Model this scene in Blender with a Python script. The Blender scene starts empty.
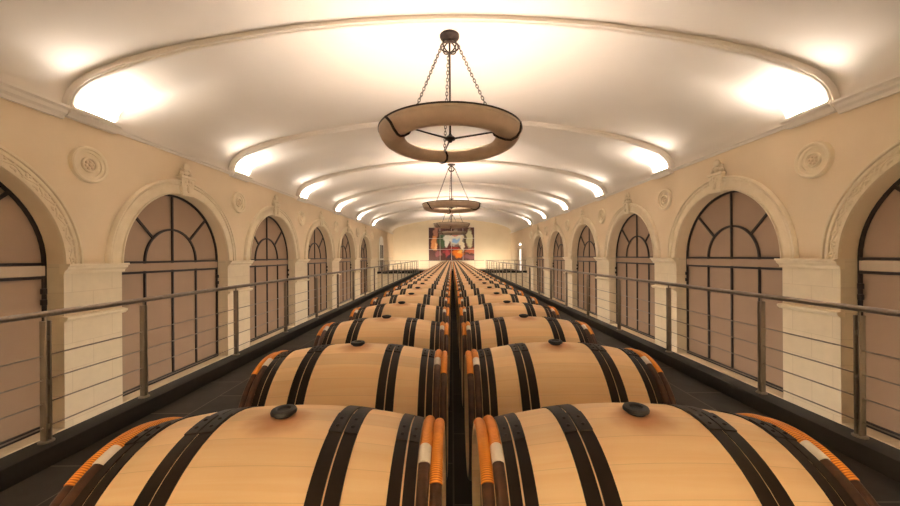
import bpy, bmesh, math, random
from math import sin, cos, pi, radians, sqrt, atan2
from mathutils import Matrix, Vector
random.seed(7)
SC = bpy.context.scene
COL = SC.collection

# ------------------------------------------------------------------ materials
def new_mat(name):
    m = bpy.data.materials.new(name); m.use_nodes = True
    nt = m.node_tree
    return m, nt, nt.nodes['Principled BSDF']

def N(nt, kind, **kw):
    n = nt.nodes.new(kind)
    for k, v in kw.items(): setattr(n, k, v)
    return n

def noise_mat(name, c0, c1, scale=4.0, rough=0.6, bump=0.0, bscale=None, metallic=0.0, stretch=(1, 1, 1), detail=5, spec=0.5):
    m, nt, b = new_mat(name)
    tc = N(nt, 'ShaderNodeTexCoord'); mp = N(nt, 'ShaderNodeMapping'); mp.inputs['Scale'].default_value = stretch
    nz = N(nt, 'ShaderNodeTexNoise'); nz.inputs['Scale'].default_value = scale; nz.inputs['Detail'].default_value = detail
    rp = N(nt, 'ShaderNodeValToRGB')
    rp.color_ramp.elements[0].position = 0.3; rp.color_ramp.elements[1].position = 0.7
    rp.color_ramp.elements[0].color = (*c0, 1); rp.color_ramp.elements[1].color = (*c1, 1)
    L = nt.links.new
    L(tc.outputs['Object'], mp.inputs['Vector']); L(mp.outputs['Vector'], nz.inputs['Vector'])
    L(nz.outputs['Fac'], rp.inputs['Fac']); L(rp.outputs['Color'], b.inputs['Base Color'])
    b.inputs['Roughness'].default_value = rough; b.inputs['Metallic'].default_value = metallic
    b.inputs['Specular IOR Level'].default_value = spec
    if bump:
        n2 = N(nt, 'ShaderNodeTexNoise'); n2.inputs['Scale'].default_value = bscale or scale * 8; n2.inputs['Detail'].default_value = 6
        bp = N(nt, 'ShaderNodeBump'); bp.inputs['Strength'].default_value = bump; bp.inputs['Distance'].default_value = 0.01
        L(mp.outputs['Vector'], n2.inputs['Vector']); L(n2.outputs['Fac'], bp.inputs['Height']); L(bp.outputs['Normal'], b.inputs['Normal'])
    return m

def emit_mat(name, col, s):
    m, nt, b = new_mat(name)
    b.inputs['Base Color'].default_value = (*col, 1)
    b.inputs['Emission Color'].default_value = (*col, 1); b.inputs['Emission Strength'].default_value = s
    return m

M_PLASTER = noise_mat('warm_white_plaster', (0.80, 0.735, 0.66), (0.83, 0.765, 0.69), 0.8, 0.85, 0.03, 30, spec=0.1)
M_WALL = noise_mat('ochre_plaster_wall', (0.76, 0.61, 0.43), (0.80, 0.65, 0.465), 1.3, 0.8, 0.10, 22, spec=0.15)
M_CARVED = noise_mat('carved_limestone', (0.77, 0.645, 0.465), (0.83, 0.71, 0.535), 5.0, 0.8, 0.18, 40, spec=0.15)
M_FARWALL = noise_mat('far_wall_plaster', (0.76, 0.63, 0.44), (0.80, 0.67, 0.48), 0.9, 0.85, 0.04, 25, spec=0.1)

def ashlar():
    m, nt, b = new_mat('limestone_ashlar')
    tc = N(nt, 'ShaderNodeTexCoord'); sp = N(nt, 'ShaderNodeSeparateXYZ'); cb = N(nt, 'ShaderNodeCombineXYZ')
    br = N(nt, 'ShaderNodeTexBrick')
    br.inputs['Scale'].default_value = 1.0; br.inputs['Brick Width'].default_value = 0.78; br.inputs['Row Height'].default_value = 0.48
    br.inputs['Mortar Size'].default_value = 0.006; br.inputs['Mortar Smooth'].default_value = 0.4
    br.inputs['Color1'].default_value = (0.80, 0.68, 0.50, 1); br.inputs['Color2'].default_value = (0.77, 0.645, 0.47, 1)
    br.inputs['Mortar'].default_value = (0.67, 0.55, 0.39, 1)
    nz = N(nt, 'ShaderNodeTexNoise'); nz.inputs['Scale'].default_value = 7; nz.inputs['Detail'].default_value = 6
    mx = N(nt, 'ShaderNodeMix', data_type='RGBA', blend_type='MULTIPLY'); mx.inputs['Factor'].default_value = 0.12
    L = nt.links.new
    L(tc.outputs['Object'], sp.inputs[0]); L(sp.outputs['Y'], cb.inputs['X']); L(sp.outputs['Z'], cb.inputs['Y'])
    L(cb.outputs[0], br.inputs['Vector']); L(tc.outputs['Object'], nz.inputs['Vector'])
    L(br.outputs['Color'], mx.inputs['A']); L(nz.outputs['Fac'], mx.inputs['B']); L(mx.outputs['Result'], b.inputs['Base Color'])
    b.inputs['Roughness'].default_value = 0.8; b.inputs['Specular IOR Level'].default_value = 0.15
    return m
M_ASHLAR = ashlar()

def slate():
    m, nt, b = new_mat('slate_floor_tiles')
    tc = N(nt, 'ShaderNodeTexCoord'); mp = N(nt, 'ShaderNodeMapping'); mp.inputs['Rotation'].default_value = (0, 0, pi / 2)
    br = N(nt, 'ShaderNodeTexBrick'); br.inputs['Scale'].default_value = 1.0
    br.inputs['Brick Width'].default_value = 0.9; br.inputs['Row Height'].default_value = 0.45
    br.inputs['Mortar Size'].default_value = 0.006
    br.inputs['Color1'].default_value = (0.044, 0.036, 0.030, 1); br.inputs['Color2'].default_value = (0.033, 0.027, 0.022, 1)
    br.inputs['Mortar'].default_value = (0.12, 0.10, 0.08, 1)
    nz = N(nt, 'ShaderNodeTexNoise'); nz.inputs['Scale'].default_value = 6; nz.inputs['Detail'].default_value = 8
    bp = N(nt, 'ShaderNodeBump'); bp.inputs['Strength'].default_value = 0.25; bp.inputs['Distance'].default_value = 0.01
    mr = N(nt, 'ShaderNodeMapRange'); mr.inputs['To Min'].default_value = 0.6; mr.inputs['To Max'].default_value = 0.85
    L = nt.links.new
    L(tc.outputs['Object'], mp.inputs['Vector']); L(mp.outputs['Vector'], br.inputs['Vector']); L(br.outputs['Color'], b.inputs['Base Color'])
    L(tc.outputs['Object'], nz.inputs['Vector']); L(nz.outputs['Fac'], bp.inputs['Height']); L(bp.outputs['Normal'], b.inputs['Normal'])
    L(nz.outputs['Fac'], mr.inputs['Value']); L(mr.outputs['Result'], b.inputs['Roughness'])
    b.inputs['Specular IOR Level'].default_value = 0.2
    return m
M_SLATE = slate()
M_CURB = noise_mat('dark_stone_curb', (0.016, 0.014, 0.012), (0.026, 0.022, 0.019), 3, 0.6, 0.15, 25, spec=0.25)
M_LOWER = noise_mat('lower_hall_concrete', (0.30, 0.25, 0.19), (0.38, 0.32, 0.25), 1.5, 0.7)
M_BLIND = noise_mat('mauve_blind_fabric', (0.375, 0.26, 0.185), (0.40, 0.28, 0.20), 1.2, 0.9, 0.0, spec=0.05)
M_TAUPE = noise_mat('taupe_transom_paint', (0.50, 0.39, 0.28), (0.54, 0.425, 0.31), 3, 0.7)
M_IRON = noise_mat('dark_iron', (0.018, 0.011, 0.009), (0.028, 0.018, 0.014), 8, 0.45, 0.05, 60, spec=0.4)
M_STEEL = noise_mat('brushed_steel', (0.24, 0.195, 0.155), (0.30, 0.245, 0.20), 30, 0.42, 0.0, metallic=0.6, stretch=(1, 1, 0.1))
M_HOOP = noise_mat('black_hoop_steel', (0.010, 0.0055, 0.003), (0.020, 0.0115, 0.007), 9, 0.5, 0.06, 60, metallic=0.15, spec=0.25)
M_CHESTNUT = noise_mat('dark_chestnut_hoop', (0.030, 0.011, 0.005), (0.075, 0.026, 0.010), 14, 0.45, 0.2, 60, stretch=(0.6, 3, 3))
M_HEAD = noise_mat('oak_barrel_head', (0.16, 0.07, 0.025), (0.26, 0.12, 0.045), 6, 0.5, 0.05, 50, stretch=(1, 8, 0.8))
M_TIE = noise_mat('white_binding_tie', (0.74, 0.68, 0.60), (0.84, 0.78, 0.70), 40, 0.8)
M_BUNG = noise_mat('black_silicone_bung', (0.010, 0.009, 0.009), (0.016, 0.014, 0.014), 20, 0.5, spec=0.4)
M_RACK = noise_mat('black_rack_steel', (0.010, 0.009, 0.008), (0.018, 0.016, 0.014), 6, 0.5, metallic=0.3)
M_BRONZE = noise_mat('dark_bronze', (0.030, 0.020, 0.016), (0.055, 0.038, 0.030), 12, 0.4, metallic=0.7)
M_CHAIN = noise_mat('grey_chain', (0.10, 0.085, 0.075), (0.16, 0.14, 0.125), 30, 0.45, metallic=0.5)
M_SHADE = noise_mat('taupe_stone_shade', (0.58, 0.45, 0.36), (0.65, 0.515, 0.415), 5, 0.6, 0.05, 40, spec=0.25)
def add_translucency(m, col, f):
    nt = m.node_tree; b = nt.nodes['Principled BSDF']; out = nt.nodes['Material Output']
    tr = N(nt, 'ShaderNodeBsdfTranslucent'); tr.inputs['Color'].default_value = (*col, 1)
    mx = N(nt, 'ShaderNodeMixShader'); mx.inputs[0].default_value = f
    nt.links.new(b.outputs[0], mx.inputs[1]); nt.links.new(tr.outputs[0], mx.inputs[2]); nt.links.new(mx.outputs[0], out.inputs['Surface'])
add_translucency(M_SHADE, (0.75, 0.58, 0.44), 0.035)
M_SHADERIM = noise_mat('pale_shade_rim', (0.62, 0.50, 0.38), (0.70, 0.58, 0.45), 5, 0.6)
M_LAMP = emit_mat('warm_lamp_glow', (1.0, 0.86, 0.66), 18.0)
M_FILL_LOW = emit_mat('added_lower_hall_glow', (1.0, 0.87, 0.70), 66.0)
M_FILL_NEAR = emit_mat('added_near_end_glow', (1.0, 0.87, 0.70), 290.0)
M_FILL_FAR = emit_mat('added_far_wall_glow', (1.0, 0.87, 0.70), 100.0)
M_HOUSING = noise_mat('cream_metal_housing', (0.58, 0.50, 0.38), (0.62, 0.54, 0.42), 10, 0.5)
M_WHITE = noise_mat('white_door_paint', (0.80, 0.77, 0.70), (0.84, 0.80, 0.74), 6, 0.5)

def binding_mat():
    m, nt, b = new_mat('orange_willow_binding')
    tc = N(nt, 'ShaderNodeTexCoord'); sp = N(nt, 'ShaderNodeSeparateXYZ'); at = N(nt, 'ShaderNodeMath', operation='ARCTAN2')
    ml = N(nt, 'ShaderNodeMath', operation='MULTIPLY'); ml.inputs[1].default_value = 330.0
    sn = N(nt, 'ShaderNodeMath', operation='SINE')
    mr = N(nt, 'ShaderNodeMapRange'); mr.inputs['From Min'].default_value = -1
    nz = N(nt, 'ShaderNodeTexNoise'); nz.inputs['Scale'].default_value = 22
    ad = N(nt, 'ShaderNodeMath', operation='MULTIPLY')
    rp = N(nt, 'ShaderNodeValToRGB')
    rp.color_ramp.elements[0].color = (0.50, 0.13, 0.008, 1); rp.color_ramp.elements[1].color = (0.92, 0.36, 0.035, 1)
    rp.color_ramp.elements[0].position = 0.04; rp.color_ramp.elements[1].position = 0.42
    L = nt.links.new
    L(tc.outputs['Object'], sp.inputs[0]); L(sp.outputs['Y'], at.inputs[0]); L(sp.outputs['Z'], at.inputs[1])
    L(at.outputs[0], ml.inputs[0]); L(ml.outputs[0], sn.inputs[0]); L(sn.outputs[0], mr.inputs['Value'])
    L(tc.outputs['Object'], nz.inputs['Vector']); L(mr.outputs['Result'], ad.inputs[0]); L(nz.outputs['Fac'], ad.inputs[1])
    L(ad.outputs[0], rp.inputs['Fac']); L(rp.outputs['Color'], b.inputs['Base Color'])
    b.inputs['Roughness'].default_value = 0.6
    return m
M_BIND = binding_mat()

def oak():
    m, nt, b = new_mat('new_oak_staves')
    L = nt.links.new
    tc = N(nt, 'ShaderNodeTexCoord'); sp = N(nt, 'ShaderNodeSeparateXYZ'); oi = N(nt, 'ShaderNodeObjectInfo')
    L(tc.outputs['Object'], sp.inputs[0])
    at = N(nt, 'ShaderNodeMath', operation='ARCTAN2'); L(sp.outputs['Y'], at.inputs[0]); L(sp.outputs['Z'], at.inputs[1])
    ml = N(nt, 'ShaderNodeMath', operation='MULTIPLY_ADD'); ml.inputs[1].default_value = 28 / (2 * pi); ml.inputs[2].default_value = 14.3
    L(at.outputs[0], ml.inputs[0])
    fl = N(nt, 'ShaderNodeMath', operation='FLOOR'); L(ml.outputs[0], fl.inputs[0])
    rs = N(nt, 'ShaderNodeMath', operation='MULTIPLY_ADD'); rs.inputs[1].default_value = 97.0; L(oi.outputs['Random'], rs.inputs[0]); L(fl.outputs[0], rs.inputs[2])
    wn = N(nt, 'ShaderNodeTexWhiteNoise', noise_dimensions='1D'); L(rs.outputs[0], wn.inputs['W'])
    # grain, stretched along the stave
    cv = N(nt, 'ShaderNodeCombineXYZ'); gx = N(nt, 'ShaderNodeMath', operation='MULTIPLY'); gx.inputs[1].default_value = 1.6
    L(sp.outputs['X'], gx.inputs[0]); L(gx.outputs[0], cv.inputs['X'])
    ga = N(nt, 'ShaderNodeMath', operation='MULTIPLY'); ga.inputs[1].default_value = 11.0; L(at.outputs[0], ga.inputs[0]); L(ga.outputs[0], cv.inputs['Y'])
    L(rs.outputs[0], cv.inputs['Z'])
    nz = N(nt, 'ShaderNodeTexNoise'); nz.inputs['Scale'].default_value = 1.4; nz.inputs['Detail'].default_value = 7; nz.inputs['Distortion'].default_value = 0.6
    L(cv.outputs[0], nz.inputs['Vector'])
    rp = N(nt, 'ShaderNodeValToRGB')
    rp.color_ramp.elements[0].position = 0.25; rp.color_ramp.elements[1].position = 0.75
    rp.color_ramp.elements[0].color = (0.85, 0.565, 0.305, 1); rp.color_ramp.elements[1].color = (0.91, 0.67, 0.41, 1)
    L(nz.outputs['Fac'], rp.inputs['Fac'])
    mr = N(nt, 'ShaderNodeMapRange'); mr.inputs['To Min'].default_value = 0.90; mr.inputs['To Max'].default_value = 1.06; L(wn.outputs['Value'], mr.inputs['Value'])
    m1 = N(nt, 'ShaderNodeMix', data_type='RGBA', blend_type='MULTIPLY'); m1.inputs['Factor'].default_value = 1
    L(rp.outputs['Color'], m1.inputs['A']); L(mr.outputs['Result'], m1.inputs['B'])
    # fine joint between staves
    fr = N(nt, 'ShaderNodeMath', operation='FRACT'); L(ml.outputs[0], fr.inputs[0])
    pp = N(nt, 'ShaderNodeMath', operation='PINGPONG'); pp.inputs[1].default_value = 0.5; L(fr.outputs[0], pp.inputs[0])
    jr = N(nt, 'ShaderNodeMapRange'); jr.inputs['From Max'].default_value = 0.014; jr.inputs['To Min'].default_value = 0.74; jr.inputs['To Max'].default_value = 1.0
    L(pp.outputs[0], jr.inputs['Value'])
    m2 = N(nt, 'ShaderNodeMix', data_type='RGBA', blend_type='MULTIPLY'); m2.inputs['Factor'].default_value = 1
    L(m1.outputs['Result'], m2.inputs['A']); L(jr.outputs['Result'], m2.inputs['B'])
    # wine stain around the bung hole
    vs = N(nt, 'ShaderNodeVectorMath', operation='SUBTRACT'); vs.inputs[1].default_value = (0.0, -0.025, 0.345); L(tc.outputs['Object'], vs.inputs[0])
    vm = N(nt, 'ShaderNodeVectorMath', operation='MULTIPLY'); vm.inputs[1].default_value = (0.85, 1.0, 1.0); L(vs.outputs[0], vm.inputs[0])
    ln = N(nt, 'ShaderNodeVectorMath', operation='LENGTH'); L(vm.outputs[0], ln.inputs[0])
    n2 = N(nt, 'ShaderNodeTexNoise'); n2.inputs['Scale'].default_value = 14; L(tc.outputs['Object'], n2.inputs['Vector'])
    na = N(nt, 'ShaderNodeMath', operation='MULTIPLY_ADD'); na.inputs[1].default_value = 0.05; L(n2.outputs['Fac'], na.inputs[0]); L(ln.outputs['Value'], na.inputs[2])
    sr = N(nt, 'ShaderNodeMapRange'); sr.inputs['From Min'].default_value = 0.055; sr.inputs['From Max'].default_value = 0.115
    sr.inputs['To Min'].default_value = 0.75; sr.inputs['To Max'].default_value = 0.0; sr.interpolation_type = 'SMOOTHSTEP'
    L(na.outputs[0], sr.inputs['Value'])
    m3 = N(nt, 'ShaderNodeMix', data_type='RGBA'); m3.inputs['B'].default_value = (0.52, 0.20, 0.085, 1)
    L(sr.outputs['Result'], m3.inputs['Factor']); L(m2.outputs['Result'], m3.inputs['A'])
    L(m3.outputs['Result'], b.inputs['Base Color'])
    b.inputs['Roughness'].default_value = 0.55; b.inputs['Specular IOR Level'].default_value = 0.3
    bp = N(nt, 'ShaderNodeBump'); bp.inputs['Strength'].default_value = 0.05; bp.inputs['Distance'].default_value = 0.004
    L(nz.outputs['Fac'], bp.inputs['Height']); L(bp.outputs['Normal'], b.inputs['Normal'])
    return m
M_OAK = oak()

# ------------------------------------------------------------------ mesh helpers
def quad_strip(bm, rings, closed_ring=True, closed_path=False):
    n = len(rings[0]); R = len(rings)
    for i in range(R if closed_path else R - 1):
        a, b = rings[i], rings[(i + 1) % R]
        for j in range(n if closed_ring else n - 1):
            k = (j + 1) % n
            try: bm.faces.new((a[j], a[k], b[k], b[j]))
            except ValueError: pass

def loft(bm, sections, closed_ring=True, closed_path=False, caps=True):
    rings = [[bm.verts.new(p) for p in s] for s in sections]
    quad_strip(bm, rings, closed_ring, closed_path)
    if caps and closed_ring and not closed_path:
        bm.faces.new(rings[0][::-1]); bm.faces.new(rings[-1])
    return rings

def box(bm, x0, x1, y0, y1, z0, z1, bev=0.0):
    x0, x1 = min(x0, x1), max(x0, x1); y0, y1 = min(y0, y1), max(y0, y1)
    vs = [bm.verts.new((x, y, z)) for x in (x0, x1) for y in (y0, y1) for z in (z0, z1)]
    fs = []
    for f in ((0, 1, 3, 2), (4, 6, 7, 5), (0, 4, 5, 1), (2, 3, 7, 6), (0, 2, 6, 4), (1, 5, 7, 3)):
        fs.append(bm.faces.new([vs[i] for i in f]))
    if bev:
        es = list({e for f in fs for e in f.edges})
        bmesh.ops.bevel(bm, geom=es, offset=bev, segments=2, profile=0.5, affect='EDGES')

def tube(bm, pts, r, n=10, closed=False, caps=True):
    pts = [Vector(p) for p in pts]; secs = []
    m = len(pts); up = None
    for i, p in enumerate(pts):
        if closed: t = pts[(i + 1) % m] - pts[i - 1]
        else: t = pts[min(i + 1, m - 1)] - pts[max(i - 1, 0)]
        t.normalize()
        if up is None:
            up = Vector((0, 0, 1)) if abs(t.z) < 0.9 else Vector((1, 0, 0))
        u = (up - t * up.dot(t)).normalized(); v = t.cross(u); up = u
        rr = r[i] if isinstance(r, (list, tuple)) else r
        secs.append([p + (u * cos(a) + v * sin(a)) * rr for a in [2 * pi * k / n for k in range(n)]])
    loft(bm, secs, True, closed, caps)

def lathe(bm, prof, fn, n=48, a0=0.0, a1=2 * pi, closed_prof=False):
    """prof: list of (r, h); fn(r, h, angle) -> point."""
    full = abs(a1 - a0 - 2 * pi) < 1e-6
    secs = []
    for i in range(n if full else n + 1):
        a = a0 + (a1 - a0) * i / n
        secs.append([fn(r, h, a) for r, h in prof])
    loft(bm, secs, closed_prof, full, caps=closed_prof)

def axis_x(x0=0, y0=0, z0=0, s=1):
    # angle measured from the top, positive towards -Y
    return lambda r, h, a: (x0 + s * h, y0 - r * sin(a), z0 + r * cos(a))
def axis_z(x0=0, y0=0, z0=0):
    return lambda r, h, a: (x0 + r * cos(a), y0 + r * sin(a), z0 + h)

def ellipsoid(bm, c, rx, ry, rz, u=10, v=6):
    m = Matrix.Translation(c) @ Matrix.Diagonal((rx, ry, rz, 1))
    bmesh.ops.create_uvsphere(bm, u_segments=u, v_segments=v, radius=1.0, matrix=m)

def obj(name, bm, mats, parent=None, smooth=35):
    bmesh.ops.remove_doubles(bm, verts=bm.verts, dist=1e-5)
    bmesh.ops.recalc_face_normals(bm, faces=bm.faces)
    me = bpy.data.meshes.new(name); bm.to_mesh(me); bm.free()
    for m in (mats if isinstance(mats, (list, tuple)) else [mats]): me.materials.append(m)
    if smooth:
        for p in me.polygons: p.use_smooth = True
        me.set_sharp_from_angle(angle=radians(smooth))
    o = bpy.data.objects.new(name, me); COL.objects.link(o)
    if parent: o.parent = parent
    return o

def BM(): return bmesh.new()

def thing(name, label, cat, loc=(0, 0, 0), group=None):
    o = bpy.data.objects.new(name, None); COL.objects.link(o); o.empty_display_size = 0.1
    o.location = loc; o['label'] = label; o['category'] = cat
    if group: o['group'] = group
    return o
def struct(o): o['kind'] = 'structure'; return o
def sempty(name, loc=(0, 0, 0)):
    o = bpy.data.objects.new(name, None); COL.objects.link(o); o.location = loc; o['kind'] = 'structure'; return o
def kids(o): return [c for c in PAR.get(o.name, [])]
PAR = {}
def copy_tree(src, children, loc, label):
    r = src.copy(); COL.objects.link(r); r.location = loc; r['label'] = label
    for ch, subs in children:
        c = ch.copy(); COL.objects.link(c); c.parent = r
        for g in subs:
            d = g.copy(); COL.objects.link(d); d.parent = c
    return r

ORD1 = ['', 'first', 'second', 'third', 'fourth', 'fifth', 'sixth', 'seventh', 'eighth', 'ninth', 'tenth', 'eleventh', 'twelfth',
        'thirteenth', 'fourteenth', 'fifteenth', 'sixteenth', 'seventeenth', 'eighteenth', 'nineteenth']
def ordinal(n):
    if n < 20: return ORD1[n]
    t = {2: ('twentieth', 'twenty'), 3: ('thirtieth', 'thirty'), 4: ('fortieth', 'forty')}[n // 10]
    return t[0] if n % 10 == 0 else t[1] + '-' + ORD1[n % 10]

# ------------------------------------------------------------------ dimensions
CAM_Z = 1.6
WF, WG = 7.2, 7.5               # wall face, window plane
Y_BACK, Y_FAR = -5.0, 42.8
Z_LOW = -4.0
SPRING, R_ARCH, SILL = 1.50, 1.80, -1.55
WIN_Y = [4.69, 9.43, 14.25, 19.2, 24.15, 29.15]
RIB_Y = [6.97, 11.83, 16.75, 21.75, 26.7, 31.7]
Z_CORN = 4.36

def arch_profile(off=0.0, n=40):
    """Vault profile from right wall to left wall; off moves it outwards."""
    half = [(7.09, 4.36), (7.09, 4.50), (7.03, 4.65), (6.91, 4.79), (6.74, 4.91), (6.5, 5.02), (6.15, 5.155), (5.6, 5.33),
            (4.8, 5.515), (3.9, 5.675), (2.9, 5.82), (1.9, 5.915), (0.95, 5.97)]
    out = []
    for i, (x, z) in enumerate(half):
        if i == 0: nx, nz = 1, 0
        else:
            a = half[i - 1]; b = half[min(i + 1, len(half) - 1)]
            tx, tz = b[0] - a[0], b[1] - a[1]; l = sqrt(tx * tx + tz * tz); nx, nz = tz / l, -tx / l
        k = off * (1 + 0.55 * (x / 7.2) ** 4) if off > 0 else off
        out.append((x + nx * k, z + nz * k))
    return out + [(0.0, 5.99 + off)] + [(-x, z) for x, z in out[::-1]]

# ------------------------------------------------------------------ room shell
def build_wall(s, name):
    """Side wall with arched openings and their reveals."""
    bm = BM()
    def P(y, z, d=0.0): return bm.verts.new((s * (WF + d), y, z))
    def Q(pts, mi=0):
        f = bm.faces.new([P(*p) for p in pts]); f.material_index = mi
    edges = [Y_BACK] + [(WIN_Y[i] + WIN_Y[i + 1]) / 2 for i in range(5)] + [31.7, Y_FAR]
    top = 4.38
    for i in range(7):
        u0, u1 = edges[i], edges[i + 1]
        if i == 6:
            Q([(u0, SPRING), (u1, SPRING), (u1, top), (u0, top)], 0); Q([(u0, Z_LOW), (u1, Z_LOW), (u1, SPRING), (u0, SPRING)], 1); continue
        c = WIN_Y[i]; a, b = c - R_ARCH, c + R_ARCH
        for (p, q) in ((u0, a), (b, u1)):
            Q([(p, SPRING), (q, SPRING), (q, top), (p, top)], 0)
            Q([(p, Z_LOW), (q, Z_LOW), (q, SPRING), (p, SPRING)], 1)
        Q([(a, Z_LOW), (b, Z_LOW), (b, SILL), (a, SILL)], 1)
        n = 40; arc = [(c - R_ARCH * cos(pi * k / n), SPRING + R_ARCH * sin(pi * k / n)) for k in range(n + 1)]
        for k in range(n):
            p, q = arc[k], arc[k + 1]
            Q([p, q, (q[0], top), (p[0], top)], 0)
            Q([(*p, 0), (*q, 0), (*q, 0.42), (*p, 0.42)], 0)
        for y in (a, b): Q([(y, SILL, 0), (y, SPRING, 0), (y, SPRING, 0.42), (y, SILL, 0.42)], 1)
        Q([(a, SILL, 0), (b, SILL, 0), (b, SILL, 0.42), (a, SILL, 0.42)], 1)
    # outer skin closing the thickness
    Q([(Y_BACK, Z_LOW, 0.44), (Y_FAR, Z_LOW, 0.44), (Y_FAR, top, 0.44), (Y_BACK, top, 0.44)], 0)
    return struct(obj(name, bm, [M_WALL, M_ASHLAR], None, 30))
build_wall(-1, 'wall_left'); build_wall(1, 'wall_right')

def end_wall(name, y, y2):
    bm = BM()
    prof = arch_profile(0.11)
    pts = [(7.2, Z_LOW)] + prof + [(-7.2, Z_LOW)]
    loft(bm, [[(x, y, z) for x, z in pts], [(x, y2, z) for x, z in pts]])
    return struct(obj(name, bm, M_FARWALL, None, 30))
end_wall('wall_far', Y_FAR, Y_FAR + 0.4); end_wall('wall_rear', Y_BACK - 0.4, Y_BACK)

bm = BM()
pin = arch_profile(0.11); pout = arch_profile(0.40)
ring = pin + pout[::-1]
loft(bm, [[(x, y, z) for x, z in ring] for y in (Y_BACK - 0.4, Y_FAR + 0.4)])
struct(obj('ceiling', bm, M_PLASTER, None, 40))

# barrel platform, far gallery, lower floor
bm = BM(); box(bm, -3.30, 3.30, Y_BACK, 33.6, Z_LOW, 0.0); struct(obj('floor', bm, M_SLATE, None, 0))
bm = BM(); box(bm, -7.2, 7.2, 33.6, Y_FAR, -0.06, 0.0); struct(obj('floor_gallery', bm, M_SLATE, None, 0))
bm = BM(); box(bm, -7.6, 7.6, Y_BACK, Y_FAR, Z_LOW - 0.3, Z_LOW); struct(obj('floor_lower', bm, M_LOWER, None, 0))
for s in (-1, 1):                                   # wall closing the space under the far gallery
    bm = BM(); box(bm, s * 3.30, s * 7.2, 33.85, 34.05, Z_LOW, -0.06); struct(obj('wall_gallery_' + ('left' if s < 0 else 'right'), bm, M_ASHLAR, None, 0))
trim_n = 0
def trim(bm, mat, smooth=35):
    global trim_n; trim_n += 1
    return struct(obj('trim_%d' % trim_n, bm, mat, None, smooth))
for s in (-1, 1):                                   # curbs the railings stand on
    bm = BM(); box(bm, s * 3.10, s * 3.30, Y_BACK, 33.6, 0.0, 0.15, 0.008); trim(bm, M_CURB)
    bm = BM(); box(bm, s * 3.30, s * 7.2, 33.6, 33.8, -0.02, 0.15, 0.008); trim(bm, M_CURB)

# cornices
for s in (-1, 1):
    bm = BM()
    prof = [(7.22, 4.18), (7.15, 4.18), (7.14, 4.24), (7.09, 4.28), (7.075, 4.34), (7.02, 4.37), (7.02, 4.41), (7.42, 4.41)]
    loft(bm, [[(s * x, y, z) for x, z in prof] for y in (Y_BACK, 6.47)]); trim(bm, M_PLASTER, 30)
    bm = BM()
    prof = [(7.22, 4.29), (7.17, 4.29), (7.16, 4.33), (7.12, 4.36), (7.12, 4.40), (7.42, 4.40)]
    loft(bm, [[(s * x, y, z) for x, z in prof] for y in (6.47, Y_FAR)]); trim(bm, M_PLASTER, 30)

# transverse ribs with moulded edges
def rib(yc):
    bm = BM()
    sec = [(-0.45, -0.2), (-0.45, -0.045), (-0.475, -0.04), (-0.485, -0.02), (-0.475, 0.0), (-0.455, 0.004), (-0.45, 0.03), (-0.43, 0.045), (-0.40, 0.045), (-0.385, 0.02), (-0.37, 0.02), (-0.36, 0.0),
           (0.44, 0.0), (0.44, -0.2)]
    secs = []
    cache = {}
    for dy, d in sec:
        if d not in cache: cache[d] = arch_profile(-d)
    npf = len(cache[0.0])
    for i in range(npf):
        secs.append([(cache[d][i][0], yc + dy, cache[d][i][1]) for dy, d in sec])
    loft(bm, secs); trim(bm, M_PLASTER, 40)
for y in RIB_Y: rib(y)

# consoles carrying the uplights
for s in (-1, 1):
    for y in RIB_Y:
        bm = BM()
        y0, y1 = y - 0.50, y + 0.46
        prof = [(7.24, 4.24), (7.09, 4.24), (7.07, 4.28), (7.03, 4.31), (7.02, 4.34), (6.96, 4.36), (6.96, 4.42), (6.975, 4.42), (6.975, 4.375), (7.24, 4.375)]
        loft(bm, [[(s * x, yy, z) for x, z in prof] for yy in (y0, y1)]); trim(bm, M_PLASTER, 30)

# imposts and dado ledges on the piers
piers = [(Y_BACK, WIN_Y[0] - R_ARCH)] + [(WIN_Y[i] + R_ARCH, WIN_Y[i + 1] - R_ARCH) for i in range(5)] + [(WIN_Y[5] + R_ARCH, 33.4)]
for s in (-1, 1):
    for (a, b) in piers:
        for prof in ([(7.25, 1.31), (7.16, 1.31), (7.15, 1.36), (7.09, 1.41), (7.08, 1.45), (7.05, 1.46), (7.05, 1.50), (7.25, 1.50)],
                     [(7.25, 0.42), (7.15, 0.42), (7.10, 0.47), (7.10, 0.51), (7.25, 0.53)]):
            bm = BM()
            loft(bm, [[(s * x, yy, z) for x, z in prof] for yy in (a - 0.03, b + 0.03)])
            trim(bm, M_CARVED, 30)

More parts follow.
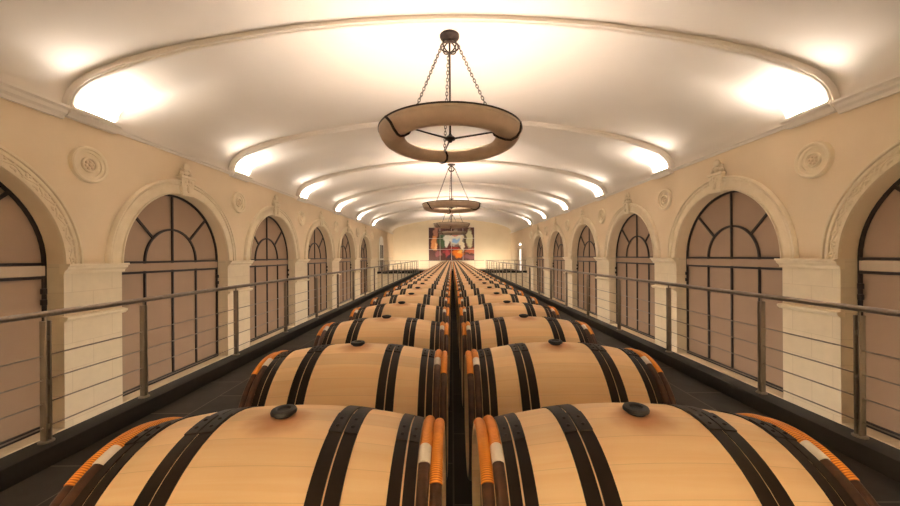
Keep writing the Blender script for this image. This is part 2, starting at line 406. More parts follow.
# archivolts around the openings
def archivolt(s, c, carved):
    bm = BM()
    w = 0.30 if carved else 0.37
    prof = [(R_ARCH, 0.02), (R_ARCH, -0.05), (R_ARCH + 0.04, -0.065), (R_ARCH + 0.045, -0.03), (R_ARCH + w - 0.14, -0.03), (R_ARCH + w - 0.135, -0.065),
            (R_ARCH + w - 0.11, -0.075), (R_ARCH + w - 0.085, -0.07), (R_ARCH + w - 0.08, -0.045), (R_ARCH + w - 0.065, -0.045), (R_ARCH + w - 0.06, -0.085), (R_ARCH + w - 0.03, -0.09), (R_ARCH + w - 0.005, -0.06), (R_ARCH + w, 0.02)]
    n = 48; secs = []
    for k in range(n + 1):
        a = pi * k / n
        secs.append([(s * (WF + d), c - r * cos(a), SPRING + r * sin(a)) for r, d in prof])
    loft(bm, secs)
    if carved:
        X = WF - 0.032; m = 15; K = 12
        def pt(r, a, d=0.0): return (s * (X - d), c - r * cos(a), SPRING + r * sin(a))
        tube(bm, [pt(R_ARCH + 0.115 + 0.025 * sin(2 * pi * k / K), pi * k / (m * K), 0.004) for k in range(m * K + 1)], 0.014, 6)
        for k in range(2 * m):                              # leaves curling off a waving stem
            a = pi * (k + 0.5) / (2 * m); sg = -1 if k % 2 else 1
            for rr, da, w, l, tilt in ((R_ARCH + 0.115 - sg * 0.02, 0.0, 0.026, 0.055, 0.5), (R_ARCH + 0.115 - sg * 0.035, 0.024, 0.018, 0.036, -0.5),
                                       (R_ARCH + 0.115 + sg * 0.045, -0.012, 0.017, 0.034, 1.0)):
                p = Vector(pt(rr, a + da)); ang = a + da + tilt * sg
                mat = Matrix.Translation(p) @ Matrix.Rotation(s * 0, 4, 'X') @ Matrix.Rotation(ang if s > 0 else ang, 4, 'X') @ Matrix.Diagonal((0.026, l, w, 1))
                bmesh.ops.create_uvsphere(bm, u_segments=8, v_segments=6, radius=1.0, matrix=mat)
    trim(bm, M_CARVED, 40)
for s in (-1, 1):
    for i, c in enumerate(WIN_Y): archivolt(s, c, i == 0)

# ------------------------------------------------------------------ windows
def window(n, s, c):
    w = sempty('window_%d' % n, (s * WG, c, SILL))
    f = lambda d, y, z: (s * d, y, z - SILL)
    zs = SPRING - SILL; rg = R_ARCH - 0.005
    bm = BM()                                              # drawn blind behind the bars
    nn = 32
    outline = [(-rg, 0.0)] + [(-rg * cos(pi * k / nn), zs + rg * sin(pi * k / nn)) for k in range(nn + 1)] + [(rg, 0.0)]
    loft(bm, [[(s * d, y, z) for y, z in outline] for d in (0.055, 0.08)])
    obj('blind', bm, M_BLIND, w, 30)
    bm = BM()                                              # outer frame
    secs = []
    ro = rg
    path = [(-1, 0.0)] + [(None, pi * k / nn) for k in range(nn + 1)] + [(1, 0.0)]
    pr = [(ro - 0.052, 0.01), (ro, 0.01), (ro, 0.05), (ro - 0.052, 0.05)]
    for q, a in path:
        if q is None: secs.append([(s * d, -r * cos(a), zs + r * sin(a)) for r, d in pr])
        else: secs.append([(s * d, q * r, 0.0) for r, d in pr])
    loft(bm, secs); obj('frame', bm, M_IRON, w, 30)
    ri = 0.853
    for y in (-ri, 0.0, ri):
        bm = BM(); top = zs + (rg - 0.04 if y == 0 else 0.0)
        box(bm, s * 0.01, s * 0.05, y - 0.024, y + 0.024, 0.0, top, 0.004); obj('mullion', bm, M_IRON, w)
    for z in (zs, zs - 0.25):
        bm = BM(); box(bm, s * 0.0, s * 0.05, -rg + 0.04, rg - 0.04, z - 0.026, z + 0.026, 0.004); obj('transom', bm, M_IRON, w)
    bm = BM(); box(bm, s * -0.005, s * 0.05, -rg + 0.04, rg - 0.04, zs - 0.216, zs - 0.034); obj('transom_panel', bm, M_TAUPE if n in (1, 7) else M_BLIND, w)
    bm = BM(); box(bm, s * 0.0, s * 0.05, -rg + 0.04, rg - 0.04, 0.0, 0.09, 0.004); obj('bottom_rail', bm, M_IRON, w)
    bm = BM()
    loft(bm, [[(s * d, -r * cos(pi * k / nn), zs + r * sin(pi * k / nn)) for r, d in ((ri - 0.025, 0.01), (ri + 0.025, 0.01), (ri + 0.025, 0.05), (ri - 0.025, 0.05))] for k in range(nn + 1)])
    obj('inner_arch', bm, M_IRON, w, 30)
    for a in (radians(44.5), radians(135.5)):
        bm = BM(); t = Vector((0, -cos(a), sin(a))); nrm = Vector((0, sin(a), cos(a))); o = Vector((0, 0, zs))
        secs = []
        for r in (ri, rg - 0.04):
            secs.append([o + t * r + nrm * h + Vector((s * d, 0, 0)) for h, d in ((-0.025, 0.01), (0.025, 0.01), (0.025, 0.05), (-0.025, 0.05))])
        loft(bm, secs); obj('glazing_bar', bm, M_IRON, w)
    for z in (zs - 0.55, zs - 0.75):
        bm = BM(); box(bm, s * -0.06, s * 0.0, rg - 0.12, rg - 0.05, z, z + 0.1, 0.006); obj('hinge', bm, M_IRON, w)
k = 0
for s in (-1, 1):
    for c in WIN_Y: k += 1; window(k, s, c)

# narrow window by the far gallery (left) and lit white door (right)
w = sempty('window_13', (-7.2, 35.5, 0.0))
bm = BM(); loft(bm, [[(d, y, z) for y, z in ((-0.95, 0.25), (0.95, 0.25), (0.95, 3.0), (0.7, 3.45), (0, 3.65), (-0.7, 3.45), (-0.95, 3.0))] for d in (0.0, 0.08)]); obj('frame', bm, M_WHITE, w)
for y in (-0.42, 0.42):
    for z0, z1 in ((0.45, 1.25), (1.4, 2.75)):
        bm = BM(); box(bm, 0.07, 0.10, y - 0.28, y + 0.28, z0, z1, 0.005); obj('pane', bm, M_IRON, w)
d = sempty('door_1', (7.2, 36.4, 0.0))
bm = BM(); box(bm, -0.08, 0.0, -0.55, 0.55, 0.0, 2.35, 0.005); obj('door_frame', bm, M_WALL, d)
bm = BM(); box(bm, -0.11, -0.08, -0.45, 0.45, 0.0, 2.25, 0.005); obj('door_panel', bm, emit_mat('glowing_door_panel', (1.0, 0.92, 0.80), 0.45), d)  # glow added to the panel so the white door looks bright
bm = BM(); tube(bm, [(-0.11, -0.36, 1.05), (-0.16, -0.36, 1.05), (-0.16, -0.24, 1.05)], 0.012, 8); obj('door_handle', bm, M_STEEL, d)
t = thing('wall_lamp', 'small bright wall lamp above the white door at the far right end', 'lamp', (7.2, 36.4, 2.75))
bm = BM(); box(bm, -0.06, 0.0, -0.12, 0.12, -0.1, 0.1, 0.01); obj('back_plate', bm, M_HOUSING, t)
bm = BM(); box(bm, -0.18, -0.06, -0.16, 0.16, -0.08, 0.08, 0.03); obj('lamp_shade', bm, emit_mat('lit_wall_lamp', (1, 0.9, 0.75), 4.0), t)

# ------------------------------------------------------------------ carved ornaments on the walls
def medallion(s, y, label):
    t = thing('wall_medallion', label, 'wall ornament', (s * WF, y, 3.45), 'round medallions on the long walls')
    fn = axis_x(0, 0, 0, -s)
    bm = BM(); lathe(bm, [(0.235, 0.0), (0.235, 0.045), (0.25, 0.05), (0.285, 0.05), (0.295, 0.078), (0.33, 0.085), (0.352, 0.07), (0.36, 0.0)], fn, 40, closed_prof=True); obj('outer_ring', bm, M_CARVED, t)
    bm = BM(); lathe(bm, [(0.0, 0.0), (0.0, 0.028), (0.14, 0.014), (0.237, 0.018), (0.237, 0.0)], fn, 40); obj('dish', bm, M_CARVED, t)
    bm = BM(); lathe(bm, [(0.115, 0.0), (0.115, 0.055), (0.132, 0.068), (0.15, 0.055), (0.15, 0.0)], fn, 32, closed_prof=True); obj('inner_ring', bm, M_CARVED, t)
    bm = BM(); ellipsoid(bm, (-s * 0.05, 0, 0), 0.035, 0.035, 0.035, 10, 8)
    for q in range(6):
        a = 2 * pi * q / 6 + 0.3
        ellipsoid(bm, (-s * 0.035, 0.065 * cos(a), 0.065 * sin(a)), 0.032, 0.033, 0.033, 8, 6)
    obj('rosette', bm, M_WALL, t)
def keystone(s, y, label):
    t = thing('keystone', label, 'wall ornament', (s * WF, y, SPRING + R_ARCH), 'carved keystones over the arched windows')
    bm = BM()
    lev = [(-0.04, 0.17, 0.13), (0.08, 0.185, 0.15), (0.28, 0.21, 0.16), (0.40, 0.225, 0.17), (0.42, 0.26, 0.20), (0.48, 0.26, 0.20), (0.49, 0.20, 0.14)]
    loft(bm, [[(0, -hw, z), (-s * 0.68 * d, -hw, z), (-s * (0.68 * d + 0.02), 0, z), (-s * 0.68 * d, hw, z), (0, hw, z)] for z, hw, d in lev]); obj('block', bm, M_CARVED, t)
    bm = BM()
    for q in (-1, 1):
        pts = [(-s * 0.125, q * (0.055 + 0.05 * cos(a)), 0.30 + 0.07 * sin(a)) for a in [2 * pi * k / 10 for k in range(9)]]
        tube(bm, pts, 0.020, 6)
    ellipsoid(bm, (-s * 0.12, 0, 0.14), 0.05, 0.06, 0.10, 10, 8); ellipsoid(bm, (-s * 0.13, 0, 0.36), 0.04, 0.05, 0.05, 10, 8)
    obj('scroll_relief', bm, M_CARVED, t)
    bm = BM()
    ellipsoid(bm, (-s * 0.045, 0, 0.58), 0.055, 0.10, 0.07, 10, 8); ellipsoid(bm, (-s * 0.055, 0, 0.735), 0.065, 0.095, 0.11, 12, 8)
    for q in (-1, 1): ellipsoid(bm, (-s * 0.05, q * 0.16, 0.55), 0.05, 0.07, 0.06, 8, 6); ellipsoid(bm, (-s * 0.03, q * 0.14, 0.67), 0.03, 0.05, 0.04, 8, 6)
    obj('carved_finial', bm, M_CARVED, t)
SIDE = {-1: 'left', 1: 'right'}
for s in (-1, 1):
    for i, y in enumerate(RIB_Y[:6]):
        if i < 5: lab = 'round carved stone medallion on %s wall between the %s and %s arched windows' % (SIDE[s], ordinal(i + 1), ordinal(i + 2))
        else: lab = 'round carved stone medallion on %s wall beyond the last arched window' % SIDE[s]
        medallion(s, y - 0.04, lab)
    for i, y in enumerate(WIN_Y):
        if i: keystone(s, y, 'carved stone keystone over the %s arched window from the camera on %s wall' % (ordinal(i + 1), SIDE[s]))

# ------------------------------------------------------------------ uplights on the consoles
UP_W, UP_COL = 34.0, (1.0, 0.91, 0.82)
for s in (-1, 1):
    for i, y in enumerate(RIB_Y):
        t = thing('uplight', 'glowing strip uplight on the %s console of the %s wall' % (ordinal(i + 1) + ' ceiling rib', SIDE[s]), 'light', (s * 7.035, y, 4.375), 'uplights on the rib consoles')
        bm = BM(); box(bm, -0.04, 0.04, -0.40, 0.40, 0.0, 0.035, 0.005); obj('housing', bm, M_HOUSING, t)
        bm = BM(); box(bm, -0.028, 0.028, -0.38, 0.38, 0.033, 0.041); obj('lens', bm, M_LAMP, t)
        ld = bpy.data.lights.new('uplight_lamp', 'AREA'); ld.shape = 'RECTANGLE'; ld.size = 0.055; ld.size_y = 0.76
        ld.spread = radians(155); ld.energy = UP_W; ld.color = UP_COL
        lo = bpy.data.objects.new('uplight_lamp', ld); COL.objects.link(lo); lo.parent = t
        lo.location = (0, 0, 0.055); lo.rotation_euler = (0, radians(180 - s * -4), 0)

# added unseen lamps for light from the hall below, along the platform's flanks
for s in (-1, 1):
    for i, y in enumerate((7.0, 11.8, 16.75, 21.75, 26.7, 31.7)):
        t = thing('added_batten_lamp', 'added unseen strip lamp low on the %s flank of the barrel platform below the %s pier' % (SIDE[s], ordinal(i + 1)), 'light', (s * 3.30, y, -1.6), 'added lamps in the hall below')
        bm = BM(); box(bm, 0.0, s * 0.10, -0.8, 0.8, 0.0, 0.10, 0.01); obj('housing', bm, M_HOUSING, t)
        bm = BM(); box(bm, s * 0.10, s * 0.115, -0.75, 0.75, 0.02, 0.08); obj('lens', bm, M_FILL_LOW, t)

# ------------------------------------------------------------------ chandeliers
def chandelier_parts(t, links=True):
    c = CAM_Z
    zt, zb = 2.45 + c, 2.18 + c
    out = [(1.39, zt), (1.385, zt - 0.06), (1.36, zt - 0.13), (1.30, zt - 0.21), (1.21, zb), (1.12, zb), (1.02, zb + 0.04), (0.94, zb + 0.10), (0.90, zb + 0.17)]
    inn = [(0.93, zb + 0.17), (0.96, zb + 0.13), (1.04, zb + 0.075), (1.12, zb + 0.04), (1.20, zb + 0.04), (1.27, zt - 0.17), (1.33, zt - 0.10), (1.355, zt - 0.05), (1.36, zt)]
    bm = BM(); lathe(bm, out + inn, axis_z(), 72, closed_prof=True); obj('ring_shade', bm, M_SHADE, t)
    bm = BM(); lathe(bm, [(1.392, zt - 0.05), (1.396, zt - 0.05), (1.400, zt - 0.012), (1.352, zt - 0.012), (1.356, zt - 0.05)], axis_z(), 72, closed_prof=True); obj('pale_rim', bm, M_SHADERIM, t)
    bm = BM(); lathe(bm, [(1.36, zt - 0.012), (1.412, zt - 0.012), (1.412, zt + 0.014), (1.36, zt + 0.014)], axis_z(), 72, closed_prof=True); obj('rim_band', bm, M_BRONZE, t)
    bm = BM(); lathe(bm, [(1.05, zb + 0.075), (1.22, zb + 0.075), (1.22, zb + 0.10), (1.05, zb + 0.10)], axis_z(), 72, closed_prof=True); obj('lamp_ring', bm, M_LAMPRING, t)
    bm = BM(); lathe(bm, [(1.10, zt - 0.135), (1.13, zt - 0.135), (1.13, zt - 0.01), (1.10, zt - 0.01)], axis_z(), 72, closed_prof=True); obj('added_glow_ring', bm, M_ADDED_BAND, t)  # hidden glow band, added to spread light over vault and upper walls
    bm = BM(); lathe(bm, [(1.085, zt - 0.145), (1.097, zt - 0.145), (1.097, zt + 0.0), (1.085, zt + 0.0)], axis_z(), 72, closed_prof=True); obj('added_glow_shield', bm, M_HOUSING, t)  # unseen ring, added to keep the band's glow off the inner side
    azs = [radians(a) for a in (98, 218, 338)]
    for a in azs:                                            # S-shaped straps under the shade, then the spoke to the hub
        bm = BM(); pts = []
        for k, (r, z) in enumerate(out):
            q = k / (len(out) - 1); aa = a + 0.07 * sin(2 * pi * q - 0.4)
            e = 0.014
            pts.append(((r + (e if k < 4 else (-e if k > 6 else 0))) * cos(aa), (r + (e if k < 4 else (-e if k > 6 else 0))) * sin(aa), z - (e if 2 < k < 8 else 0)))
        tube(bm, pts, 0.025, 7); obj('strap', bm, M_BRONZE, t)
        bm = BM(); tube(bm, [(0.05 * cos(a), 0.05 * sin(a), 2.33 + c), (0.5 * cos(a), 0.5 * sin(a), 2.335 + c), (0.92 * cos(a), 0.92 * sin(a), 2.345 + c)], [0.022, 0.017, 0.015], 8); obj('spoke', bm, M_BRONZE, t)
    bm = BM(); lathe(bm, [(0.0, 2.25 + c), (0.03, 2.26 + c), (0.05, 2.29 + c), (0.10, 2.31 + c), (0.115, 2.34 + c), (0.08, 2.375 + c), (0.04, 2.40 + c), (0.02, 2.44 + c), (0.0, 2.44 + c)], axis_z(), 20); obj('hub', bm, M_BRONZE, t)
    bm = BM(); tube(bm, [(0, 0, 2.40 + c), (0, 0, 4.30 + c)], 0.020, 10); obj('rod', bm, M_BRONZE, t)
    bm = BM()                                                # openwork crown the chains hang from
    tube(bm, [(0.18 * cos(a), 0.18 * sin(a), 4.16 + c) for a in [2 * pi * k / 28 for k in range(28)]], 0.017, 8, closed=True)
    for q in range(4):
        a = pi / 4 + q * pi / 2
        tube(bm, [(0.18 * sin(u) * cos(a), 0.18 * sin(u) * sin(a), 4.16 + c + 0.12 * cos(u)) for u in [pi * k / 12 for k in range(13)]], 0.015, 7)
    obj('crown', bm, M_BRONZE, t)
    bm = BM(); lathe(bm, [(0.0, 4.27 + c), (0.035, 4.275 + c), (0.045, 4.31 + c), (0.13, 4.325 + c), (0.19, 4.345 + c), (0.195, 4.367 + c), (0.175, 4.377 + c), (0.195, 4.383 + c), (0.195, 4.393 + c), (0.0, 4.393 + c)], axis_z(), 28); obj('canopy', bm, M_BRONZE, t)
    for a in azs:
        p0 = Vector((0.18 * cos(a), 0.18 * sin(a), 4.15 + c)); p1 = Vector((1.33 * cos(a), 1.33 * sin(a), zt)) ; p1 = Vector((0.98 * cos(a), 0.98 * sin(a), zb + 0.15))
        bm = BM(); L = (p1 - p0).length; dr = (p1 - p0).normalized()
        sx = Vector((-sin(a), cos(a), 0)); sy = dr.cross(sx)
        n = int(L / 0.066)
        for q in range(n):
            cpt = p0 + dr * (L * (q + 0.5) / n); side = sx if q % 2 else sy
            hl = 0.048; hw = 0.024
            pts = [cpt + dr * (hl * cos(u)) + side * (hw * sin(u)) for u in [2 * pi * k / 10 for k in range(10)]]
            tube(bm, pts, 0.0085, 5, closed=True)
        obj('chain', bm, M_CHAIN, t)
M_LAMPRING = emit_mat('chandelier_lamp_glow', (1.0, 0.91, 0.82), 5.0)
M_ADDED_BAND = emit_mat('chandelier_added_side_glow', (1.0, 0.91, 0.82), 34.0)
CH_LAB = ['large ring chandelier on chains nearest the camera', 'ring chandelier hanging second from the camera', 'ring chandelier third from the camera in front of the painting top', 'small looking ring chandelier farthest away before the far wall']
ch0 = None
for i, y in enumerate((RIB_Y[0], RIB_Y[2], RIB_Y[4], 36.6)):
    if ch0 is None:
        ch0 = thing('chandelier', CH_LAB[0], 'chandelier', (-0.02, y, 0.0), 'ring chandeliers along the vault')
        chandelier_parts(ch0); ch_kids = [(o, []) for o in COL.objects if o.parent == ch0]
    else: copy_tree(ch0, ch_kids, (0.0, y, 0.07 if y > 36 else 0.0), CH_LAB[i])

# ------------------------------------------------------------------ barrels
HL = 0.46
def rb(x): return 0.345 - 0.060 * (x / HL) ** 2
ax = axis_x()
B_Y0, B_P, B_Z, NROW = 1.01, 0.79, 0.80, 40
B_X = {-1: 0.02 - 0.508, 1: 0.02 + 0.508}

def bm_body():
    bm = BM(); xs = [-HL + 2 * HL * k / 20 for k in range(21)]
    prof = [(rb(0.43) - 0.024, -0.425), (rb(HL) - 0.016, -HL)] + [(rb(x), x) for x in xs] + [(rb(HL) - 0.016, HL), (rb(0.43) - 0.024, 0.425)]
    lathe(bm, prof, ax, 56); return bm
def bm_head(s):
    bm = BM(); lathe(bm, [(0.0, s * 0.415), (0.0, s * 0.432), (rb(0.43) - 0.02, s * 0.432), (rb(0.43) - 0.02, s * 0.415)], ax, 40); return bm
def bm_hoop(x0, x1, n=64):
    bm = BM(); t = 0.0035
    lathe(bm, [(rb(x0) - 0.001, x0), (rb(x0) + t, x0), (rb(x1) + t, x1), (rb(x1) - 0.001, x1)], ax, n, closed_prof=True); return bm
def bm_lap(x0, x1):
    bm = BM(); t0, t1 = 0.002, 0.0075
    lathe(bm, [(rb(x0) + t0, x0 + 0.0007), (rb(x0) + t1, x0 + 0.0007), (rb(x1) + t1, x1 - 0.0007), (rb(x1) + t0, x1 - 0.0007)], ax, 8, radians(-2), radians(13), closed_prof=True)
    xm = (x0 + x1) / 2; r = rb(xm) + t1
    for a in (radians(3), radians(9)):
        ellipsoid(bm, (xm, -r * sin(a), r * cos(a)), 0.006, 0.006, 0.004, 8, 6)
    return bm
def bm_withy(x0, x1, a0=0, a1=2 * pi, fat=0.0, n=64, ridge=0.0):
    """Round-backed wooden hoop, or the binding wound over part of it."""
    bm = BM(); xm = (x0 + x1) / 2; hw = (x1 - x0) / 2 + fat * 0.3; base = rb(xm) - 0.002
    secs = []; full = abs(a1 - a0 - 2 * pi) < 1e-6
    for i in range(n if full else n + 1):
        a = a0 + (a1 - a0) * i / n
        rg = ridge if i % 2 else 0.0
        sec = [(base, -hw)] + [(base + (0.014 + fat + rg) * sin(u), -hw * cos(u)) for u in [pi * k / 7 for k in range(1, 7)]] + [(base, hw)]
        secs.append([ax(r, xm + h, a) for r, h in sec])
    loft(bm, secs, True, full, not full); return bm
def bm_bung():
    bm = BM(); lathe(bm, [(0.0, -0.02), (0.024, -0.02), (0.026, 0.004), (0.030, 0.004), (0.035, 0.007), (0.0355, 0.012), (0.033, 0.017), (0.026, 0.019), (0.019, 0.018), (0.016, 0.013), (0.0, 0.012)], axis_z(0, 0, 0.345), 28)
    return bm
METAL = [(0.155, 0.191), (0.196, 0.231), (0.334, 0.364), (0.369, 0.397)]
WITHY = [(0.398, 0.429), (0.429, 0.460)]
def barrel_proto(label):
    t = thing('wine_barrel', label, 'barrel', (0, 0, 0), 'oak wine barrels lying in two long rows')
    ch = []
    def part(name, bm, m, p=None, lab=None):
        o = obj(name, bm, m, p or t)
        if lab: o['label'] = lab
        if p: [c for c in ch if c[0] == p][0][1].append(o)
        else: ch.append((o, []))
        return o
    part('staves', bm_body(), M_OAK, lab='pale oak staves')
    for s in (-1, 1):
        part('head', bm_head(s), M_HEAD)
        for (a, b) in METAL:
            x0, x1 = (a, b) if s > 0 else (-b, -a)
            h = part('metal_hoop', bm_hoop(x0, x1), M_HOOP, lab='black riveted metal hoop')
            part('riveted_lap', bm_lap(x0, x1), M_HOOP, h)
        for q, (a, b) in enumerate(WITHY):
            x0, x1 = (a, b) if s > 0 else (-b, -a)
            h = part('wooden_hoop', bm_withy(x0, x1), M_CHESTNUT, lab='dark brown wooden hoop at barrel end')
            if q == 0:
                part('willow_binding', bm_withy(x0, x1, radians(-38), radians(14), 0.0025, 40, 0.0), M_BIND, h, 'orange willow binding')
                part('white_tie', bm_withy(x0, x1, radians(14), radians(24), 0.003, 6), M_TIE, h, 'white tie')
            else:
                part('willow_binding', bm_withy(x0, x1, radians(-30), radians(33), 0.0025, 40, 0.0), M_BIND, h, 'orange willow binding')
                part('white_tie', bm_withy(x0, x1, radians(-36), radians(-30), 0.003, 6), M_TIE, h, 'white tie')
    part('bung', bm_bung(), M_BUNG, lab='black round bung')
    return t, ch

def bm_far():
    """Whole barrel in one mesh for the distant rows."""
    bm = BM(); mi = 0
    def add(src, m):
        nonlocal mi
        tmp = bpy.data.meshes.new('tmp'); src.to_mesh(tmp); src.free()
        n0 = len(bm.faces); bm.from_mesh(tmp); bpy.data.meshes.remove(tmp); bm.faces.ensure_lookup_table()
        for f in bm.faces[n0:]: f.material_index = m
    add(bm_body(), 0)
    for s in (-1, 1):
        add(bm_head(s), 3)
        for (a, b) in METAL: x0, x1 = (a, b) if s > 0 else (-b, -a); add(bm_hoop(x0, x1, 40), 1)
        for q, (a, b) in enumerate(WITHY):
            x0, x1 = (a, b) if s > 0 else (-b, -a); add(bm_withy(x0, x1, n=40), 2)
            add(bm_withy(x0, x1, radians(-38), radians(14 if q == 0 else 33), 0.004, 12), 4)
            if q == 0: add(bm_withy(x0, x1, radians(14), radians(24), 0.005, 4), 5)
    add(bm_bung(), 6)
    return bm

def barrel_label(s, i):
    side, other = ('left-hand', 'right-hand') if s < 0 else ('right-hand', 'left-hand')
    if i == 0: return 'front oak barrel of the %s row, largest in view, with wine stain round bung' % side
    if i == NROW - 1: return 'last oak barrel of the %s row, farthest from the camera below the painting' % side
    return 'oak barrel with black hoops lying %s from the camera in the %s row' % (ordinal(i + 1), side)
FULL = 18
proto, pch = barrel_proto('x')
pch_lite = [(c, [g for g in subs if not g.name.startswith('riveted_lap')]) for c, subs in pch]
far = None
used = False
for s in (-1, 1):
    for i in range(NROW):
        loc = (B_X[s], B_Y0 + B_P * i, B_Z); lab = barrel_label(s, i)
        if not used: o = proto; o.location = loc; o['label'] = lab; used = True
        elif i < FULL: o = copy_tree(proto, pch if i < 7 else pch_lite, loc, lab)
        else:
            if far is None:
                o = far = obj('wine_barrel', bm_far(), [M_OAK, M_HOOP, M_CHESTNUT, M_HEAD, M_BIND, M_TIE, M_BUNG])
                o['category'] = 'barrel'; o['group'] = 'oak wine barrels lying in two long rows'
            else: o = far.copy(); COL.objects.link(o)
            o.location = loc; o['label'] = lab
        o.rotation_euler = (radians(random.uniform(-1.2, 1.2)) if i else 0, 0, 0)

# racks carrying the two rows
for s in (-1, 1):
    t = thing('barrel_rack', 'low black steel rack carrying the %s row of barrels' % ('left-hand' if s < 0 else 'right-hand'), 'rack', (B_X[s], 0, 0))
    y0, y1 = B_Y0 - 0.45, B_Y0 + B_P * (NROW - 1) + 0.45
    for q in (-1, 1):
        bm = BM(); box(bm, q * 0.255, q * 0.305, y0, y1, 0.393, 0.4735)
        for i in range(NROW - 1):                         # wedges between the barrels
            ym = B_Y0 + B_P * (i + 0.5)
            loft(bm, [[(x, ym - 0.14, 0.46), (x, ym + 0.14, 0.46), (x, ym, 0.56)] for x in (q * 0.26, q * 0.30)])
        obj('rail', bm, M_RACK, t, 0)
        for k in range(12):
            y = y0 + 0.1 + (y1 - y0 - 0.2) * k / 11
            bm = BM(); box(bm, q * 0.255, q * 0.305, y - 0.025, y + 0.025, 0.0, 0.395); obj('leg', bm, M_RACK, t, 0)
    for k in range(12):
        y = y0 + 0.1 + (y1 - y0 - 0.2) * k / 11
        bm = BM(); box(bm, -0.256, 0.256, y - 0.02, y + 0.02, 0.12, 0.16); obj('crossbar', bm, M_RACK, t, 0)

# ------------------------------------------------------------------ railings
CABLE_Z = [0.835, 0.645, 0.46, 0.27]
RAIL_Z = 1.163
def bm_post():
    """Two flat bars with spacers, a foot and the saddle under the handrail (runs along local X)."""
    bm = BM()
    for q in (-1, 1): box(bm, q * 0.010, q * 0.022, -0.025, 0.025, 0.012, RAIL_Z - 0.15 - 0.055, 0.002)
    for z in (0.10, 0.45, 0.80): box(bm, -0.011, 0.011, -0.018, 0.018, z, z + 0.04)
    lathe(bm, [(0.0, 0.0), (0.048, 0.0), (0.048, 0.010), (0.030, 0.016), (0.0, 0.016)], axis_z(), 20)
    tube(bm, [(0, 0, RAIL_Z - 0.15 - 0.10), (0, 0, RAIL_Z - 0.15 - 0.015)], 0.008, 8)
    return bm
post_mesh = None
def railing(label, loc, rotz, length, posts, far=False):
    global post_mesh
    t = thing('railing', label, 'railing', loc)
    t.rotation_euler = (0, 0, rotz)
    bm = BM(); tube(bm, [(0, 0, RAIL_Z - 0.15), (length, 0, RAIL_Z - 0.15)], 0.024, 14); obj('handrail', bm, M_STEEL, t)
    for z in CABLE_Z:
        bm = BM(); tube(bm, [(0, 0, z - 0.15), (length, 0, z - 0.15)], 0.0062, 6); obj('cable', bm, M_STEEL, t)
    for p in posts:
        if post_mesh is None: o = obj('post', bm_post(), M_STEEL, t); post_mesh = o.data
        else: o = bpy.data.objects.new('post', post_mesh); COL.objects.link(o); o.parent = t
        o.location = (p, 0, 0)
ys = [-2.2, -0.7, 1.15, 2.77, 3.65]
while ys[-1] < 32.0: ys.append((5.21 if len(ys) == 5 else ys[-1] + 1.55))
for s in (-1, 1):
    railing('steel cable railing with round handrail along the %s walkway' % SIDE[s], (s * 3.22, Y_BACK + 0.1, 0.15), pi / 2, 33.68 - Y_BACK - 0.1, [y - Y_BACK - 0.1 for y in ys])
for s in (-1, 1):
    x0 = -7.15 if s < 0 else 3.30
    railing('short steel railing on the far gallery edge, %s of the barrel rows' % SIDE[s], (x0, 33.7, 0.15), 0, 3.85, [0.1 + 0.52 * k for k in range(8)])
bm = BM(); box(bm, -3.10, 3.10, 33.6, 33.8, 0.0, 0.15, 0.008); trim(bm, M_CURB)
railing('steel railing crossing behind the last barrels in front of the painting', (-3.1, 33.7, 0.15), 0, 6.2, [0.9, 2.2, 4.0, 5.3])

for i, x in enumerate((-5.2, -3.3, 3.3, 5.2)):  # low lamps added to brighten the far wall, lenses turned from view
    wh = ['far left on', 'just left of the painting on', 'just right of the painting on', 'far right on'][i]
    t = thing('added_wall_washer', 'added low strip wall washer, %s the far gallery floor' % wh, 'light', (x, Y_FAR - 3.2, 0.0), 'added wall washers on the far gallery')
    bm = BM(); box(bm, -0.6, 0.6, -0.06, 0.06, 0.0, 0.16, 0.01); obj('housing', bm, M_HOUSING, t)
    bm = BM(); box(bm, -0.55, 0.55, 0.058, 0.07, 0.03, 0.13); obj('lens', bm, M_FILL_FAR, t)

for i, x in enumerate((-2.4, -0.8, 0.8, 2.4)):           # unseen washers added behind the camera to brighten barrels and near walls
    t = thing('added_wall_washer', 'added unseen low strip wall washer at the near end of the hall, %s of four' % ['leftmost', 'second from left', 'second from right', 'rightmost'][i], 'light', (x, Y_BACK + 1.3, 0.0), 'wall washers at the near end')
    bm = BM(); box(bm, -0.6, 0.6, -0.06, 0.06, 0.0, 0.16, 0.01); obj('housing', bm, M_HOUSING, t)
    bm = BM(); box(bm, -0.55, 0.55, -0.07, -0.058, 0.03, 0.13); obj('lens', bm, M_FILL_NEAR, t)

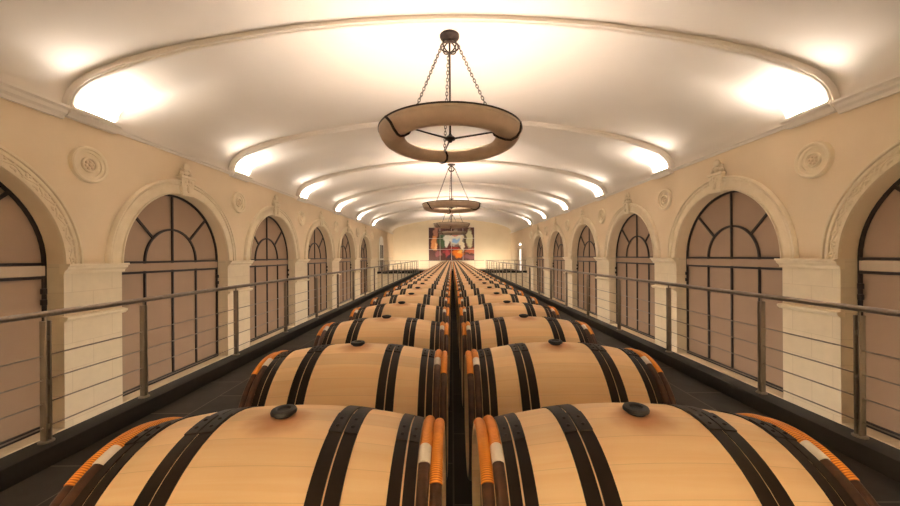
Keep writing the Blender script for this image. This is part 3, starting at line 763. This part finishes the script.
# ------------------------------------------------------------------ painting of twelve panels
def paint_mat():
    m, nt, b = new_mat('abstract_painting'); L = nt.links.new
    tc = N(nt, 'ShaderNodeTexCoord'); nz = N(nt, 'ShaderNodeTexNoise'); nz.inputs['Scale'].default_value = 1.6; nz.inputs['Detail'].default_value = 6
    L(tc.outputs['Object'], nz.inputs['Vector'])
    vs = N(nt, 'ShaderNodeVectorMath', operation='MULTIPLY_ADD'); vs.inputs[1].default_value = (1.1, 0, 1.1)
    L(nz.outputs['Color'], vs.inputs[0]); 
    ad = N(nt, 'ShaderNodeVectorMath', operation='SUBTRACT'); ad.inputs[1].default_value = (0.55, 0, 0.55)
    L(tc.outputs['Object'], vs.inputs[2]); L(vs.outputs[0], ad.inputs[0])
    cur = None
    base = (0.10, 0.032, 0.022, 1)
    blobs = [(-2.3, 1.4, 0.5, 0.8, (0.06, 0.02, 0.02)), (-1.9, 1.35, 0.25, 0.6, (0.45, 0.20, 0.13)), (-2.1, 0.1, 0.42, 0.95, (0.72, 0.30, 0.10)), (-1.95, -0.3, 0.2, 0.5, (0.90, 0.55, 0.25)),
             (-1.1, 0.5, 0.5, 1.05, (0.07, 0.13, 0.06)), (0.45, 0.75, 1.1, 0.95, (0.92, 0.86, 0.76)), (-0.62, 0.55, 0.33, 1.0, (0.90, 0.88, 0.80)), (0.5, 1.15, 0.65, 0.28, (0.72, 0.30, 0.20)),
             (0.55, 0.35, 0.58, 0.34, (0.32, 0.55, 0.85)), (1.3, 0.1, 0.28, 0.9, (0.90, 0.78, 0.58)), (1.6, 0.8, 0.26, 1.0, (0.10, 0.07, 0.04)), (2.2, 0.7, 0.42, 1.15, (0.62, 0.58, 0.36)),
             (2.25, -0.85, 0.8, 0.28, (0.50, 0.13, 0.06)), (0.0, -0.75, 1.15, 0.55, (0.20, 0.015, 0.02)), (-0.55, -1.15, 0.4, 0.4, (0.50, 0.07, 0.08)), (0.75, -1.15, 0.75, 0.5, (0.95, 0.25, 0.02)),
             (1.0, -0.95, 0.3, 0.25, (1.0, 0.55, 0.10)), (0.3, -0.5, 0.5, 0.2, (0.55, 0.05, 0.04)), (-0.2, -1.6, 0.35, 0.25, (0.05, 0.03, 0.05)), (-1.6, -1.2, 0.5, 0.4, (0.35, 0.12, 0.12)), (2.0, -1.6, 0.9, 0.25, (0.22, 0.08, 0.08))]
    for (cx, cz, rx, rz, col) in blobs:
        s1 = N(nt, 'ShaderNodeVectorMath', operation='SUBTRACT'); s1.inputs[1].default_value = (cx, 0, cz); L(ad.outputs[0], s1.inputs[0])
        s2 = N(nt, 'ShaderNodeVectorMath', operation='MULTIPLY'); s2.inputs[1].default_value = (1 / rx, 0, 1 / rz); L(s1.outputs[0], s2.inputs[0])
        ln = N(nt, 'ShaderNodeVectorMath', operation='LENGTH'); L(s2.outputs[0], ln.inputs[0])
        mr = N(nt, 'ShaderNodeMapRange'); mr.inputs['From Min'].default_value = 0.75; mr.inputs['From Max'].default_value = 1.1; mr.inputs['To Min'].default_value = 1; mr.inputs['To Max'].default_value = 0
        L(ln.outputs['Value'], mr.inputs['Value'])
        mx = N(nt, 'ShaderNodeMix', data_type='RGBA'); L(mr.outputs['Result'], mx.inputs['Factor']); mx.inputs['B'].default_value = (*col, 1)
        if cur is None: mx.inputs['A'].default_value = base
        else: L(cur, mx.inputs['A'])
        cur = mx.outputs['Result']
    L(cur, b.inputs['Base Color']); b.inputs['Roughness'].default_value = 0.5
    return m
M_PAINT = paint_mat()
pt = thing('painting', 'large abstract painting of twelve panels in reds and orange on far wall', 'painting', (-0.05, Y_FAR - 0.005, 3.08))
PW, PH, G = 5.6, 4.05, 0.05
bm = BM(); box(bm, -PW / 2, PW / 2, -0.06, 0.0, -PH / 2, PH / 2); obj('backing', bm, M_WHITE, pt, 0)
for i in range(4):
    for j in range(3):
        bm = BM(); x0 = -PW / 2 + PW * i / 4; z0 = -PH / 2 + PH * j / 3
        box(bm, x0 + G / 2, x0 + PW / 4 - G / 2, -0.10, -0.06, z0 + G / 2, z0 + PH / 3 - G / 2); obj('panel', bm, M_PAINT, pt, 0)

# ------------------------------------------------------------------ world, camera, colour
w = bpy.data.worlds.new('World'); SC.world = w; w.use_nodes = True
w.node_tree.nodes['Background'].inputs['Color'].default_value = (0.01, 0.008, 0.006, 1)
w.node_tree.nodes['Background'].inputs['Strength'].default_value = 0.2

cd = bpy.data.cameras.new('camera'); cam = bpy.data.objects.new('camera', cd); COL.objects.link(cam)
cd.sensor_fit = 'HORIZONTAL'; cd.sensor_width = 36.0; cd.lens = 14.0
cd.shift_x = -2.0 / 900; cd.shift_y = 3.0 / 900
cd.clip_start = 0.05; cd.clip_end = 200
cam.matrix_world = Matrix.Translation((0, 0, CAM_Z)) @ Matrix.Rotation(radians(90), 4, 'X') @ Matrix.Rotation(radians(-0.38), 4, 'Z')
SC.camera = cam
SC.view_settings.view_transform = 'Standard'; SC.view_settings.look = 'None'
SC.view_settings.gamma = 1.0; SC.view_settings.use_curve_mapping = False
SC.view_settings.exposure = 1.38
